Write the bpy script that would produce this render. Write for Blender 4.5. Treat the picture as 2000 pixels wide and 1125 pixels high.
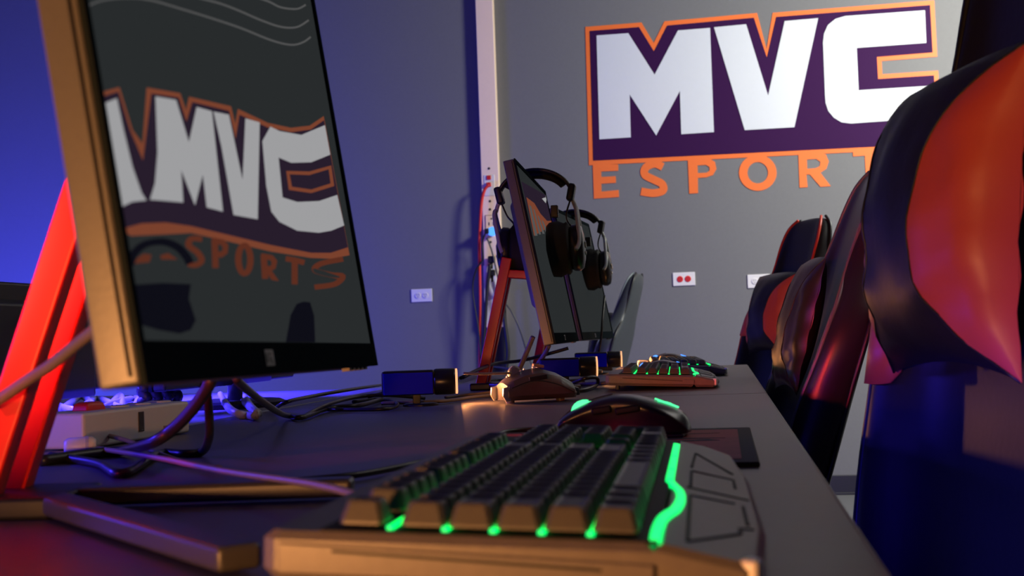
import bpy, bmesh, math, random
from mathutils import Vector, Matrix
from mathutils.geometry import tessellate_polygon
random.seed(4)
for o in list(bpy.data.objects): bpy.data.objects.remove(o)
S = bpy.context.scene
C = S.collection
R = math.radians
# ------------------------------------------------------------------ camera
DZ = 0.74                                   # desk height
CAM = Vector((0, 0, DZ + 0.104))
FPX = 2500.0
YAW, PITCH, ROLL = R(9.27), R(2.12), R(2.0)
fw = Vector((-math.sin(YAW)*math.cos(PITCH), math.cos(YAW)*math.cos(PITCH), math.sin(PITCH)))
r0 = Vector((math.cos(YAW), math.sin(YAW), 0)); u0 = r0.cross(fw)
rt = r0*math.cos(ROLL) - u0*math.sin(ROLL)
up = u0*math.cos(ROLL) + r0*math.sin(ROLL)
cd = bpy.data.cameras.new('camera'); cam = bpy.data.objects.new('camera', cd); C.objects.link(cam)
cd.sensor_width = 36; cd.lens = FPX/2000*36; cd.clip_start = 0.02
m = Matrix((rt, up, -fw)).transposed().to_4x4(); m.translation = CAM; cam.matrix_world = m
cd.dof.use_dof = True; cd.dof.focus_distance = 1.9; cd.dof.aperture_fstop = 13.0
S.camera = cam
S.view_settings.view_transform = 'Standard'; S.view_settings.look = 'None'
S.view_settings.gamma = 1; S.view_settings.exposure = 0.0
try: S.view_settings.use_curve_mapping = False
except Exception: pass
# ------------------------------------------------------------------ world and lights
W = bpy.data.worlds.new('world'); S.world = W; W.use_nodes = True
W.node_tree.nodes['Background'].inputs[0].default_value = (0.03, 0.03, 0.06, 1)
W.node_tree.nodes['Background'].inputs[1].default_value = 0.3
def area(name, loc, target, size, power, col, sy=None, spread=180):
    l = bpy.data.lights.new(name, 'AREA'); l.energy = power; l.color = col; l.size = size
    if sy: l.shape = 'RECTANGLE'; l.size_y = sy
    l.spread = R(spread)
    o = bpy.data.objects.new(name, l); C.objects.link(o); o.location = loc
    o.rotation_euler = (Vector(target)-Vector(loc)).to_track_quat('-Z', 'Y').to_euler()
    return o
area('ceiling_light', (2.1, 4.7, 2.85), (1.0, 6.5, 1.4), 0.6, 185, (1.0, 1.0, 0.90), 0.9, 160)
area('desk_fill_light', (1.5, 2.6, 2.9), (0.3, 1.9, 0.7), 0.9, 9, (1.0, 0.95, 0.9), 0.9)  # added fill above the desks to lift their tops, no fixture
area('orange_lamp', (-0.36, -0.02, 0.776), (-0.05, 0.75, 0.80), 0.04, 5.5, (1.0, 0.40, 0.12), 0.05)
area('blue_strip_wall', (-3.75, 4.7, 0.35), (-3.6, 6.5, 1.0), 0.8, 82, (0.05, 0.06, 1.0), 0.15, 130)
area('blue_strip_row', (-1.55, 0.4, 1.0), (-0.5, 2.2, 0.8), 0.6, 6, (0.06, 0.03, 1.0), 0.15)
area('stand_red_fill', (-0.85, 0.15, 0.97), (-0.50, 0.80, 0.95), 0.08, 0.9, (1.0, 0.05, 0.03), 0.08, 26)  # narrow unseen red fill, added to brighten the stand legs
area('blue_strip_under_desk', (-0.28, 0.35, 0.36), (0.6, 1.1, 0.45), 0.5, 11, (0.04, 0.02, 1.0), 0.1)
area('blue_strip_opposite', (-1.2, 1.9, 0.98), (-1.0, 1.9, 0.74), 1.6, 34, (0.05, 0.03, 1.0), 0.06, 100)
area('purple_lamp_room', (0.0, 3.9, 0.3), (-0.1, 6.5, 0.75), 1.0, 19, (0.33, 0.18, 1.0), 0.2)

# ------------------------------------------------------------------ pixel helpers (2000 x 1125 frame)
def ray(px, py): return fw + rt*((px-1000)/FPX) - up*((py-562.5)/FPX)
def pix(px, py, depth): return CAM + ray(px, py)*depth
def onz(px, py, z=DZ):
    d = ray(px, py); return CAM + d*((z-CAM.z)/d.z)
def ony(px, py, y):
    d = ray(px, py); return CAM + d*((y-CAM.y)/d.y)
def onplane(px, py, p, n):
    d = ray(px, py); return CAM + d*((p-CAM).dot(n)/d.dot(n))
# ------------------------------------------------------------------ materials
MATS = {}
def mat(name, col, rough=0.5, metal=0.0, emit=None, es=0.0, noise=0.0, nscale=40, bump=0.0, coat=0.0, spec=0.5, stretch=None, alpha=1.0, trans=0.0):
    if name in MATS: return MATS[name]
    M = bpy.data.materials.new(name); M.use_nodes = True; nt = M.node_tree
    b = nt.nodes['Principled BSDF']
    b.inputs['Base Color'].default_value = (*col, 1); b.inputs['Roughness'].default_value = rough
    b.inputs['Metallic'].default_value = metal; b.inputs['Coat Weight'].default_value = coat
    b.inputs['Specular IOR Level'].default_value = spec
    if trans: b.inputs['Transmission Weight'].default_value = trans
    if emit: b.inputs['Emission Color'].default_value = (*emit, 1); b.inputs['Emission Strength'].default_value = es
    if noise or bump:
        tc = nt.nodes.new('ShaderNodeTexCoord'); mp = nt.nodes.new('ShaderNodeMapping')
        if stretch: mp.inputs['Scale'].default_value = stretch
        n = nt.nodes.new('ShaderNodeTexNoise'); n.inputs['Scale'].default_value = nscale; n.inputs['Detail'].default_value = 5
        nt.links.new(tc.outputs['Object'], mp.inputs[0]); nt.links.new(mp.outputs[0], n.inputs['Vector'])
        if noise:
            rp = nt.nodes.new('ShaderNodeMapRange')
            rp.inputs['To Min'].default_value = 1-noise; rp.inputs['To Max'].default_value = 1+noise
            mx = nt.nodes.new('ShaderNodeVectorMath'); mx.operation = 'SCALE'; mx.inputs[0].default_value = col
            nt.links.new(n.outputs['Fac'], rp.inputs[0]); nt.links.new(rp.outputs[0], mx.inputs['Scale'])
            nt.links.new(mx.outputs[0], b.inputs['Base Color'])
        if bump:
            bp = nt.nodes.new('ShaderNodeBump'); bp.inputs['Strength'].default_value = bump; bp.inputs['Distance'].default_value = 0.002
            nt.links.new(n.outputs['Fac'], bp.inputs['Height']); nt.links.new(bp.outputs[0], b.inputs['Normal'])
    MATS[name] = M; return M
wall_m = mat('grey_wall_paint', (0.15, 0.15, 0.155), 0.75, noise=0.06, nscale=90, bump=0.08)
floor_m = mat('dark_carpet', (0.10, 0.10, 0.11), 0.95, noise=0.3, nscale=300, bump=0.5)
ceil_m = mat('ceiling_paint', (0.35, 0.35, 0.35), 0.9, noise=0.05, nscale=60)
basebd_m = mat('black_vinyl_base', (0.012, 0.012, 0.016), 0.5, noise=0.1, nscale=50)
desk_m = mat('dark_laminate', (0.085, 0.075, 0.073), 0.42, spec=0.55, noise=0.35, nscale=60, bump=0.06, stretch=(1, 9, 1))
edge_m = mat('dark_edge_band', (0.05, 0.045, 0.045), 0.4, noise=0.1, nscale=80)
blackp = mat('black_plastic', (0.012, 0.012, 0.013), 0.42, noise=0.1, nscale=200, bump=0.03)
blacks = mat('satin_black_plastic', (0.014, 0.014, 0.016), 0.28, noise=0.05, nscale=100)
caseM = mat('monitor_case_plastic', (0.10, 0.10, 0.105), 0.38, noise=0.08, nscale=300, bump=0.03)
bezelM = mat('monitor_bezel', (0.012, 0.017, 0.021), 0.5, noise=0.05, nscale=200, spec=0.0)
footM = mat('dark_grey_steel', (0.05, 0.046, 0.045), 0.4, noise=0.1, nscale=100)
paleDesk = mat('pale_laminate', (0.25, 0.25, 0.27), 0.45, noise=0.08, nscale=30)
blueP = mat('blue_light_painted_panel', (0.003, 0.004, 0.75), 0.5, spec=0.1, noise=0.05, nscale=60)  # blue light falling on the dark sides, put into the base colour
silverP = mat('silver_painted_plastic', (0.5, 0.52, 0.52), 0.35, noise=0.05, nscale=100)
keyM = mat('keycap_plastic', (0.060, 0.056, 0.056), 0.45, noise=0.12, nscale=120, bump=0.03)
kbM = mat('keyboard_case', (0.13, 0.115, 0.11), 0.45, noise=0.15, nscale=150, bump=0.04)
kbdark = mat('keyboard_plate', (0.006, 0.006, 0.007), 0.6, spec=0.15, noise=0.1, nscale=100)
redM = mat('red_painted_steel', (0.85, 0.02, 0.015), 0.35, noise=0.05, nscale=60)
chromeM = mat('silver_metal', (0.62, 0.64, 0.64), 0.3, 0.9, noise=0.05, nscale=100)
leather = mat('black_leatherette', (0.015, 0.014, 0.017), 0.42, spec=0.3, noise=0.15, nscale=120, bump=0.12)
leather2 = mat('black_leatherette_smooth', (0.02, 0.02, 0.023), 0.33, noise=0.1, nscale=60, bump=0.08)
redL = mat('red_leatherette', (0.60, 0.085, 0.06), 0.42, noise=0.12, nscale=14, bump=0.25)
redP = mat('red_piping', (0.75, 0.05, 0.02), 0.4, noise=0.05, nscale=60)
greyP = mat('grey_piping', (0.13, 0.16, 0.17), 0.4, noise=0.05, nscale=60)
whiteP = mat('white_plastic', (0.72, 0.70, 0.70), 0.4, noise=0.03, nscale=60)
ivory = mat('ivory_metal_raceway', (0.92, 0.70, 0.54), 0.45, noise=0.03, nscale=40)
slotM = mat('dark_slot', (0.03, 0.025, 0.03), 0.6, noise=0.1, nscale=60)
redJ = mat('red_jack', (0.6, 0.02, 0.02), 0.4, noise=0.05, nscale=60)
cableB = mat('black_cable', (0.014, 0.013, 0.013), 0.4, noise=0.1, nscale=90)
cableG = mat('taupe_cable', (0.22, 0.17, 0.14), 0.45, noise=0.1, nscale=90)
cableR = mat('red_cable', (0.7, 0.035, 0.03), 0.4, noise=0.08, nscale=90)
cableW = mat('pale_cable', (0.45, 0.45, 0.5), 0.4, noise=0.08, nscale=90)
orangeV = mat('orange_vinyl', (0.83, 0.16, 0.025), 0.55, noise=0.03, nscale=60)
purpleV = mat('purple_vinyl', (0.030, 0.003, 0.048), 0.7, noise=0.05, nscale=60, spec=0.15)
whiteV = mat('white_vinyl', (0.62, 0.65, 0.69), 0.55, noise=0.02, nscale=60)
greenE = mat('green_backlight', (0.0, 0.1, 0.03), 0.5, emit=(0.0, 1.0, 0.10), es=2.4)
greenE2 = mat('green_light_band', (0.0, 0.2, 0.06), 0.5, emit=(0.0, 1.0, 0.17), es=1.6)
greenE3 = mat('green_mouse_light', (0.0, 0.2, 0.06), 0.5, emit=(0.08, 1.0, 0.35), es=1.5)
blueE = mat('blue_led', (0.0, 0.05, 0.3), 0.5, emit=(0.04, 0.22, 1.0), es=3.0)
blueE2 = mat('blue_adapter_led', (0.0, 0.1, 0.4), 0.4, emit=(0.08, 0.30, 1.0), es=1.6)
grooveM = mat('groove_black', (0.01, 0.01, 0.01), 0.7, noise=0.1, nscale=60)
padM = mat('mousepad_cloth', (0.012, 0.012, 0.013), 0.8, noise=0.2, nscale=400, bump=0.1)
padR = mat('mousepad_red_print', (0.33, 0.03, 0.035), 0.7, noise=0.35, nscale=22, bump=0.05, stretch=(1, 4, 1))
foamM = mat('ear_cushion', (0.006, 0.006, 0.007), 0.75, noise=0.1, nscale=200, bump=0.1)
sideBlue = mat('glossy_black_panel', (0.05, 0.05, 0.055), 0.22, noise=0.04, nscale=60)
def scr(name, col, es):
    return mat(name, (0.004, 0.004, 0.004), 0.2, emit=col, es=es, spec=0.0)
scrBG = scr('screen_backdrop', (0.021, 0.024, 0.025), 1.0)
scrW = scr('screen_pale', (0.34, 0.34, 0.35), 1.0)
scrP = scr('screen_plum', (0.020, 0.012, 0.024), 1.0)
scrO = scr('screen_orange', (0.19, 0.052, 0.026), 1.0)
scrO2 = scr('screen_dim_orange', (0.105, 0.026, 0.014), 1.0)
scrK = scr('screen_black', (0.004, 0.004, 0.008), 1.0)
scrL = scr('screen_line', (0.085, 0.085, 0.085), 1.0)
# ------------------------------------------------------------------ geometry helpers
class G:
    def __init__(s): s.v = []; s.f = []
    def add(s, vs, fs):
        b = len(s.v); s.v += [Vector(p) for p in vs]; s.f += [tuple(b+i for i in f) for f in fs]; return s
    def box(s, c, d, M=None):
        x, y, z = (k/2 for k in d); c = Vector(c)
        vs = [Vector((a*x, b*y, e*z)) for e in (-1, 1) for b in (-1, 1) for a in (-1, 1)]
        if M: vs = [M @ p for p in vs]
        return s.add([p+c for p in vs], [(0,2,3,1),(4,5,7,6),(0,1,5,4),(2,6,7,3),(0,4,6,2),(1,3,7,5)])
    def bar(s, p, q, w, h, upv=(0,0,1)):
        p, q = Vector(p), Vector(q); d = (q-p).normalized(); u = Vector(upv); sd = d.cross(u).normalized(); u = sd.cross(d)
        vs = [e + sd*(a*w/2) + u*(b*h/2) for e in (p, q) for (a, b) in ((-1,-1),(1,-1),(1,1),(-1,1))]
        return s.add(vs, [(0,1,2,3),(7,6,5,4),(0,4,5,1),(1,5,6,2),(2,6,7,3),(3,7,4,0)])
    def loft(s, rings, cap=True, closed=True):
        n = len(rings[0]); vs = [p for r in rings for p in r]; fs = []
        for i in range(len(rings)-1):
            for j in range(n if closed else n-1):
                k = (j+1) % n
                fs.append((i*n+j, i*n+k, (i+1)*n+k, (i+1)*n+j))
        if cap and closed:
            fs.append(tuple(reversed(range(n)))); fs.append(tuple(range((len(rings)-1)*n, len(rings)*n)))
        return s.add(vs, fs)
    def tube(s, pts, r, n=8, sub=6):
        pts = [Vector(p) for p in pts]
        if sub > 1 and len(pts) > 2: pts = spline(pts, sub)
        rings = []; u = None
        for i, p in enumerate(pts):
            d = (pts[min(i+1, len(pts)-1)]-pts[max(i-1, 0)]).normalized()
            if u is None: u = d.orthogonal().normalized()
            else: u = (u - d*u.dot(d)).normalized()
            w = d.cross(u); rr = r[i*(len(r)-1)//max(1, len(pts)-1)] if isinstance(r, (list, tuple)) else r
            rings.append([p + (u*math.cos(a)+w*math.sin(a))*rr for a in (2*math.pi*k/n for k in range(n))])
        return s.loft(rings)
    def cyl(s, p, q, r, n=20, r2=None):
        p, q = Vector(p), Vector(q); d = (q-p).normalized(); u = d.orthogonal().normalized(); w = d.cross(u)
        r2 = r if r2 is None else r2
        return s.loft([[e + (u*math.cos(2*math.pi*k/n)+w*math.sin(2*math.pi*k/n))*rr for k in range(n)] for e, rr in ((p, r), (q, r2))])
    def lathe(s, prof, o, ax, n=24):          # prof: list of (radius, along)
        o = Vector(o); ax = Vector(ax).normalized(); u = ax.orthogonal().normalized(); w = ax.cross(u)
        return s.loft([[o + ax*h + (u*math.cos(2*math.pi*k/n)+w*math.sin(2*math.pi*k/n))*max(r, 1e-5) for k in range(n)] for r, h in prof])
    def poly(s, loops, fn, d0, d1):            # filled outline with holes, given thickness
        pv = [[Vector((x, y, 0)) for x, y in l] for l in loops]
        tris = tessellate_polygon(pv); flat = [p for l in pv for p in l]; n = len(flat)
        vs = [fn(p.x, p.y, d1) for p in flat] + [fn(p.x, p.y, d0) for p in flat]
        fs = [tuple(t) for t in tris] + [tuple(n+i for i in reversed(t)) for t in tris]
        b = 0
        for l in pv:
            k = len(l)
            for i in range(k): j = (i+1) % k; fs.append((b+i, n+b+i, n+b+j, b+j))
            b += k
        return s.add(vs, fs)
def spline(P, sub):
    out = []
    for i in range(len(P)-1):
        a, b, c, d = P[max(i-1,0)], P[i], P[i+1], P[min(i+2, len(P)-1)]
        for k in range(sub):
            t = k/sub
            out.append(0.5*((2*b)+(c-a)*t+(2*a-5*b+4*c-d)*t*t+(3*b-a-3*c+d)*t**3))
    out.append(P[-1]); return out
def stroke(pts, w):                            # 2D polyline -> outline
    P = [Vector((x, y)) for x, y in pts]; L = []; Rr = []
    for i, p in enumerate(P):
        d = (P[min(i+1, len(P)-1)]-P[max(i-1, 0)]).normalized(); n = Vector((-d.y, d.x))*w/2
        L.append(tuple(p+n)); Rr.append(tuple(p-n))
    return L + Rr[::-1]
def ell(cx, cy, rx, ry, n=28): return [(cx+rx*math.cos(2*math.pi*k/n), cy+ry*math.sin(2*math.pi*k/n)) for k in range(n)]
def offset(P, d):
    n = len(P); out = []; A = sum(P[i][0]*P[(i+1)%n][1]-P[(i+1)%n][0]*P[i][1] for i in range(n)); sg = 1 if A > 0 else -1
    for i in range(n):
        a, b, c = (Vector(P[(i+k)%n]) for k in (-1, 0, 1))
        d1 = (b-a).normalized(); d2 = (c-b).normalized()
        n1 = Vector((d1.y, -d1.x))*sg; n2 = Vector((d2.y, -d2.x))*sg
        mm = (n1+n2).normalized(); k = min(1/max(mm.dot(n1), 0.2), 1.9)
        out.append(tuple(b+mm*d*k))
    return out
def mesh_of(name, g, smooth=False):
    me = bpy.data.meshes.new(name); me.from_pydata([tuple(p) for p in g.v], [], g.f)
    bm = bmesh.new(); bm.from_mesh(me); bmesh.ops.recalc_face_normals(bm, faces=bm.faces); bm.to_mesh(me); bm.free()
    if smooth: me.polygons.foreach_set('use_smooth', [True]*len(me.polygons))
    me.update(); return me
def obj(name, g, m, parent=None, smooth=False, bevel=0.0, sub=0, seg=2):
    me = g if isinstance(g, bpy.types.Mesh) else mesh_of(name, g, smooth or bool(sub) or bevel > 0)
    if not me.materials: me.materials.append(m)
    o = bpy.data.objects.new(name, me); C.objects.link(o)
    if parent: o.parent = parent
    if bevel:
        b = o.modifiers.new('bevel', 'BEVEL'); b.width = bevel; b.segments = seg; b.limit_method = 'ANGLE'; b.angle_limit = R(35); b.harden_normals = False
        if not sub: o.modifiers.new('wn', 'WEIGHTED_NORMAL')
    if sub:
        s_ = o.modifiers.new('sub', 'SUBSURF'); s_.levels = sub; s_.render_levels = sub
    return o
def tag(o, label, cat, group=None):
    o['label'] = label; o['category'] = cat
    if group: o['group'] = group
    return o
def thing(name, label, cat, loc=(0,0,0), rz=0, group=None):
    o = bpy.data.objects.new(name, None); C.objects.link(o); o.empty_display_size = 0.05
    o.location = loc; o.rotation_euler = (0, 0, rz); return tag(o, label, cat, group)
def struct(name, g, m, parent=None, **k):
    o = obj(name, g, m, parent, **k)
    if not parent: o['kind'] = 'structure'
    return o
def hull(g): return g
# ------------------------------------------------------------------ the room
YW = 6.55
XL, XR, YB, ZC = -4.2, 3.6, -2.6, 3.0
struct('floor', G().box(((XL+XR)/2, (YB+YW)/2, -0.05), (XR-XL, YW-YB, 0.1)), floor_m)
struct('wall_back', G().box(((XL+XR)/2, YW+0.05, ZC/2), (XR-XL+0.2, 0.1, ZC)), wall_m)
struct('wall_left', G().box((XL-0.05, (YB+YW)/2, ZC/2), (0.1, YW-YB, ZC)), wall_m)
struct('wall_right', G().box((XR+0.05, (YB+YW)/2, ZC/2), (0.1, YW-YB, ZC)), wall_m)
struct('wall_front', G().box(((XL+XR)/2, YB-0.05, ZC/2), (XR-XL+0.2, 0.1, ZC)), wall_m)
struct('ceiling', G().box(((XL+XR)/2, (YB+YW)/2, ZC+0.05), (XR-XL, YW-YB, 0.1)), ceil_m)
struct('baseboard_back', G().box(((XL+XR)/2, YW-0.006, 0.048), (XR-XL, 0.012, 0.096)).box(((XL+XR)/2, YW-0.010, 0.006), (XR-XL, 0.02, 0.012)), basebd_m, bevel=0.003)

# ------------------------------------------------------------------ desks
def desk(y0, y1, label):
    x1 = 0.064; x0 = -0.70
    d = thing('desk', label, 'desk', ((x0+x1)/2, (y0+y1)/2, 0), 0, 'desks in the row')
    w, l = x1-x0, y1-y0
    obj('desktop', G().box((0, 0, DZ-0.0135), (w, l, 0.027)), desk_m, d, bevel=0.002)
    obj('edge_band', G().box((w/2+0.0008, 0, DZ-0.0145), (0.0015, l-0.004, 0.024)), edge_m, d)
    for sy in (-1, 1):
        for sx in (-1, 1):
            obj('leg', G().box((sx*(w/2-0.06), sy*(l/2-0.07), (DZ-0.027)/2), (0.04, 0.04, DZ-0.027)), blackp, d, bevel=0.003)
        obj('crossbar', G().box((0, sy*(l/2-0.07), DZ-0.047), (w-0.16, 0.03, 0.04)), blackp, d, bevel=0.002)
    return d
desk(0.20, 2.045, 'dark laminate desk nearest the camera, carrying the green lit keyboard')
desk(2.049, 3.64, 'dark laminate desk beyond the seam, under the two headset monitors')

# ------------------------------------------------------------------ wall sign
def z8(x, y, d):
    p = ony(1100+x/2.6316, y/2.6316, YW); return Vector((p.x, YW-d, p.z))
sign = thing('wall_sign', 'large orange, purple and white MVC ESPORTS lettering on the grey wall', 'sign', z8(1000, 1000, 0))
def sgn(name, loops, m, d0, d1):
    g = G().poly(loops, z8, d0, d1); g.v = [p - sign.location for p in g.v]; return obj(name, g, m, sign)
PUR = [(137,160),(390,140),(467,265),(535,132),(980,92),(1047,298),(1095,88),(1885,27),(1898,270),(1612,293),(1618,407),(1905,388),(1925,738),(155,826)]
sgn('orange_outline', [offset(PUR, 23)], orangeV, 0.0, 0.003)
sgn('purple_panel', [PUR], purpleV, 0.003, 0.005)
sgn('letter_m', [[(172,184),(335,172),(470,385),(590,158),(755,145),(775,680),(607,691),(600,468),(478,697),(342,487),(348,707),(187,717)]], whiteV, 0.005, 0.008)
sgn('letter_v', [[(775,142),(940,126),(1053,492),(1138,110),(1310,95),(1188,655),(933,670)]], whiteV, 0.005, 0.008)
sgn('letter_c', [[(1858,55),(1865,222),(1508,248),(1518,465),(1876,443),(1884,607),(1480,636),(1430,630),(1390,606),(1362,572),(1348,530),(1345,490),(1335,220),(1340,175),(1360,130),(1400,98),(1450,84)]], whiteV, 0.005, 0.008)
Epts = [(152,845),(283,845),(283,878),(195,882),(196,910),(270,906),(271,940),(196,945),(197,985),(285,977),(287,1013),(158,1022)]
sgn('letter_e', [Epts], orangeV, 0.0, 0.0032)
def s2(P): return [(p.x, p.y) for p in spline([Vector((a, b, 0)) for a, b in P], 5)]
Sp = [(512,858),(470,842),(424,862),(420,898),(462,922),(508,946),(512,980),(462,993),(400,984)]
sgn('letter_s', [stroke(s2(Sp), 40)], orangeV, 0.0, 0.0032)
sgn('letter_p', [[(640,815),(740,808),(780,832),(788,868),(770,900),(735,912),(692,915),(693,993),(648,996)], [(690,850),(735,848),(752,860),(752,878),(735,888),(692,890)]], orangeV, 0.0, 0.0032)
sgn('letter_o', [ell(1000,888,97,93), ell(1000,888,53,55)], orangeV, 0.0, 0.0032)
sgn('letter_r', [[(1208,780),(1310,775),(1350,795),(1365,830),(1352,868),(1322,888),(1375,957),(1322,960),(1268,897),(1250,897),(1256,962),(1215,965)], [(1252,820),(1300,817),(1322,832),(1318,855),(1295,865),(1254,868)]], orangeV, 0.0, 0.0032)
sgn('letter_t', [[(1487,765),(1665,758),(1666,793),(1603,797),(1610,944),(1558,947),(1550,800),(1490,804)]], orangeV, 0.0, 0.0032)
sgn('letter_s', [stroke(s2([(x+1348, y-72) for x, y in Sp]), 40)], orangeV, 0.0, 0.0032)

# ------------------------------------------------------------------ wall outlets and raceway
def outlet(px, py, label, dark, w=0.112, h=0.068):
    p = ony(px, py, YW); o = thing('wall_outlet', label, 'outlet', p, 0, 'wall outlets')
    obj('plate', G().box((0, -0.003, 0), (w, 0.006, h)), whiteP, o, bevel=0.002)
    for s in (-1, 1):
        f = obj('socket', G().lathe([(0.016, 0), (0.016, 0.002), (0.0145, 0.003)], (s*0.02, -0.006, 0), (0, -1, 0), 18), redJ if dark else whiteP, o)
        obj('slot', G().box((s*0.02-0.005, -0.0092, 0.004), (0.002, 0.001, 0.008)).box((s*0.02+0.005, -0.0092, 0.004), (0.002, 0.001, 0.007)).box((s*0.02, -0.0092, -0.007), (0.004, 0.001, 0.004)), slotM, f)
outlet(824, 577, 'white double wall outlet left of the ivory raceway', False)
outlet(1336, 545, 'white wall plate with dark red jacks under the sign', True)
outlet(1482, 549, 'white wall plate half hidden behind the red trimmed chair', False)
a = ony(928, 0, YW-0.045); b = ony(962, 0, YW-0.045); xw = (b.x-a.x); xc = (a.x+b.x)/2
a2 = ony(949, 640, YW-0.045)
zb = a2.z
rc = thing('wall_raceway', 'tall ivory metal cable raceway with sockets running up the wall', 'raceway', (xc, YW, zb))
obj('channel', G().box((0, -0.0225, (ZC-zb)/2), (xw, 0.045, ZC-zb)), ivory, rc, bevel=0.003)
obj('lower_cover', G().box((0.0, -0.02, -0.24), (xw*1.05, 0.04, 0.47)), basebd_m, rc, bevel=0.003)
def rl(px, py): p = ony(px, py, YW-0.045); return Vector((p.x-xc, -0.045, p.z-zb))
for (px, py) in ((955, 329), (957, 393), (957, 409), (958, 473)):
    q = rl(px, py); obj('screw', G().lathe([(0.007, 0), (0.006, 0.002), (0.002, 0.003)], q, (0,-1,0), 10), slotM, rc)
q = rl(956, 362); pl = obj('jack_plate', G().box(q, (0.056, 0.006, 0.11)), whiteP, rc, bevel=0.002)
obj('red_jack', G().box(rl(955, 347)+Vector((0,-0.004,0)), (0.022, 0.008, 0.022)), redJ, pl, bevel=0.001)
obj('red_jack', G().box(rl(955, 361)+Vector((0,-0.008,0)), (0.024, 0.016, 0.022)), redJ, pl, bevel=0.002)
q = rl(959, 434); rp = obj('receptacle', G().box(q, (0.056, 0.005, 0.075)), ivory, rc, bevel=0.002)
obj('slot', G().box(q+Vector((-0.010,-0.003,-0.008)), (0.005, 0.002, 0.016)).box(q+Vector((0.013,-0.003,-0.008)), (0.005, 0.002, 0.018)).box(q+Vector((0.004,-0.003,0.018)), (0.008, 0.002, 0.008)), slotM, rp)
obj('frame_line', G().box(q+Vector((0,-0.0015,0.036)), (0.056, 0.004, 0.002)).box(q+Vector((-0.028,-0.0015,0)), (0.002, 0.004, 0.075)).box(q+Vector((0.028,-0.0015,0)), (0.002, 0.004, 0.075)), slotM, rp)
q = rl(958, 575); obj('lower_plate', G().box(q, (0.066, 0.004, 0.30)), whiteP, rc, bevel=0.001)
p = ony(962, 453, YW-0.05)
pa = thing('power_adapter', 'small white plug adapter glowing blue in the raceway socket', 'power adapter', p)
obj('housing', G().box((-0.012, -0.012, 0), (0.045, 0.025, 0.042)), whiteP, pa, bevel=0.004)
obj('glowing_face', G().lathe([(0.024, 0), (0.024, 0.01), (0.018, 0.016)], (0.004, -0.024, 0), (0,-1,0), 20), blueE2, pa)
obj('plug', G().box((-0.022, -0.04, 0.002), (0.022, 0.03, 0.026)), blackp, pa, bevel=0.003)
def plugblock(px, py, w, h, label, m, y=YW-0.05):
    p = ony(px, py, y-0.02); t = thing('power_plug', label, 'plug', p)
    obj('body', G().box((0,0,0), (w, 0.034, h)), m, t, bevel=0.006); obj('strain_relief', G().cyl((0,0,-h/2+0.004), (0,0,-h/2-0.03), 0.008, 10, 0.005), m, t, smooth=True)
plugblock(960, 507, 0.034, 0.036, 'upper black plug in the lower raceway sockets', blackp)
plugblock(961, 533, 0.032, 0.032, 'lower black plug in the lower raceway sockets', blackp)
p = ony(966, 562, YW-0.07); t = tag(obj('cable_tag', G().box((0,0,0), (0.026, 0.003, 0.085), Matrix.Rotation(R(-18), 3, 'Y')), whiteP, bevel=0.001), 'white paper tag hanging on a cord by the raceway', 'tag'); t.location = p

# ------------------------------------------------------------------ cables (each its own thing)
def cable(label, pts, r, m=None, cat='cable', name='cable'):
    P = [Vector(p) for p in pts]; o0 = P[0].copy()
    g = G().tube([p-o0 for p in P], r); o = obj(name, g, m or cableB, None, smooth=True); o.location = o0
    return tag(o, label, cat, 'cables')
def on(px, py, lift=0.003): return onz(px, py, DZ+lift)
yr = YW-0.06
cable('red network cable dropping from the red jack of the raceway', [ony(a, b, yr-0.02) for a, b in ((955,361),(947,370),(941,392),(938,430),(936,480),(937,540),(938,600),(937,680),(936,760))], 0.008, cableR)
cable('thin black cord looping out left of the raceway', [ony(a, b, yr-0.035) for a, b in ((948,455),(942,475),(943,505),(929,530),(923,565),(929,610),(934,640),(940,700))], 0.0045)
cable('thin black cord running down the middle of the raceway', [ony(a, b, yr-0.03) for a, b in ((951,465),(958,482),(963,500),(972,540),(984,585),(1000,610),(1016,645),(1030,690),(1040,715))], 0.0045)
cable('thick black cord hanging from the upper raceway plug', [ony(a, b, yr-0.03) for a, b in ((957,516),(952,560),(948,620),(944,680),(941,740))], 0.009)
cable('black cord drooping beside the raceway foot', [ony(a, b, yr-0.01) for a, b in ((984,560),(985,620),(992,680),(990,710),(982,740))], 0.011)

# ------------------------------------------------------------------ monitors
MW, MH, MT = 0.54, 0.332, 0.022
def panel_frame(near, far, tilt):
    """near/far: lower front corners; gives local frame of the whole monitor standing on the desk"""
    d = far-near; yaw = math.atan2(d.y, d.x); c = (near+far)/2
    return Vector((c.x, c.y, DZ)), yaw, c.z-DZ, math.atan2(d.z, Vector((d.x, d.y)).length), tilt
N1, F1 = pix(287, 749, 0.555), pix(731, 714, 1.075)
d_ = F1-N1; F1 = N1 + d_*(MW/d_.length)
F1 = N1 + (F1-N1)
pose1 = panel_frame(N1, F1, R(8.2))
def mk(pose):
    loc, yaw, z0, roll, tl = pose
    def T(s, d, t):     # s along width from centre, d backwards, t up the panel
        return Vector((s, d*math.cos(tl)+t*math.sin(tl), z0 + s*math.tan(roll) + t*math.cos(tl) - d*math.sin(tl)))
    return T
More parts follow.
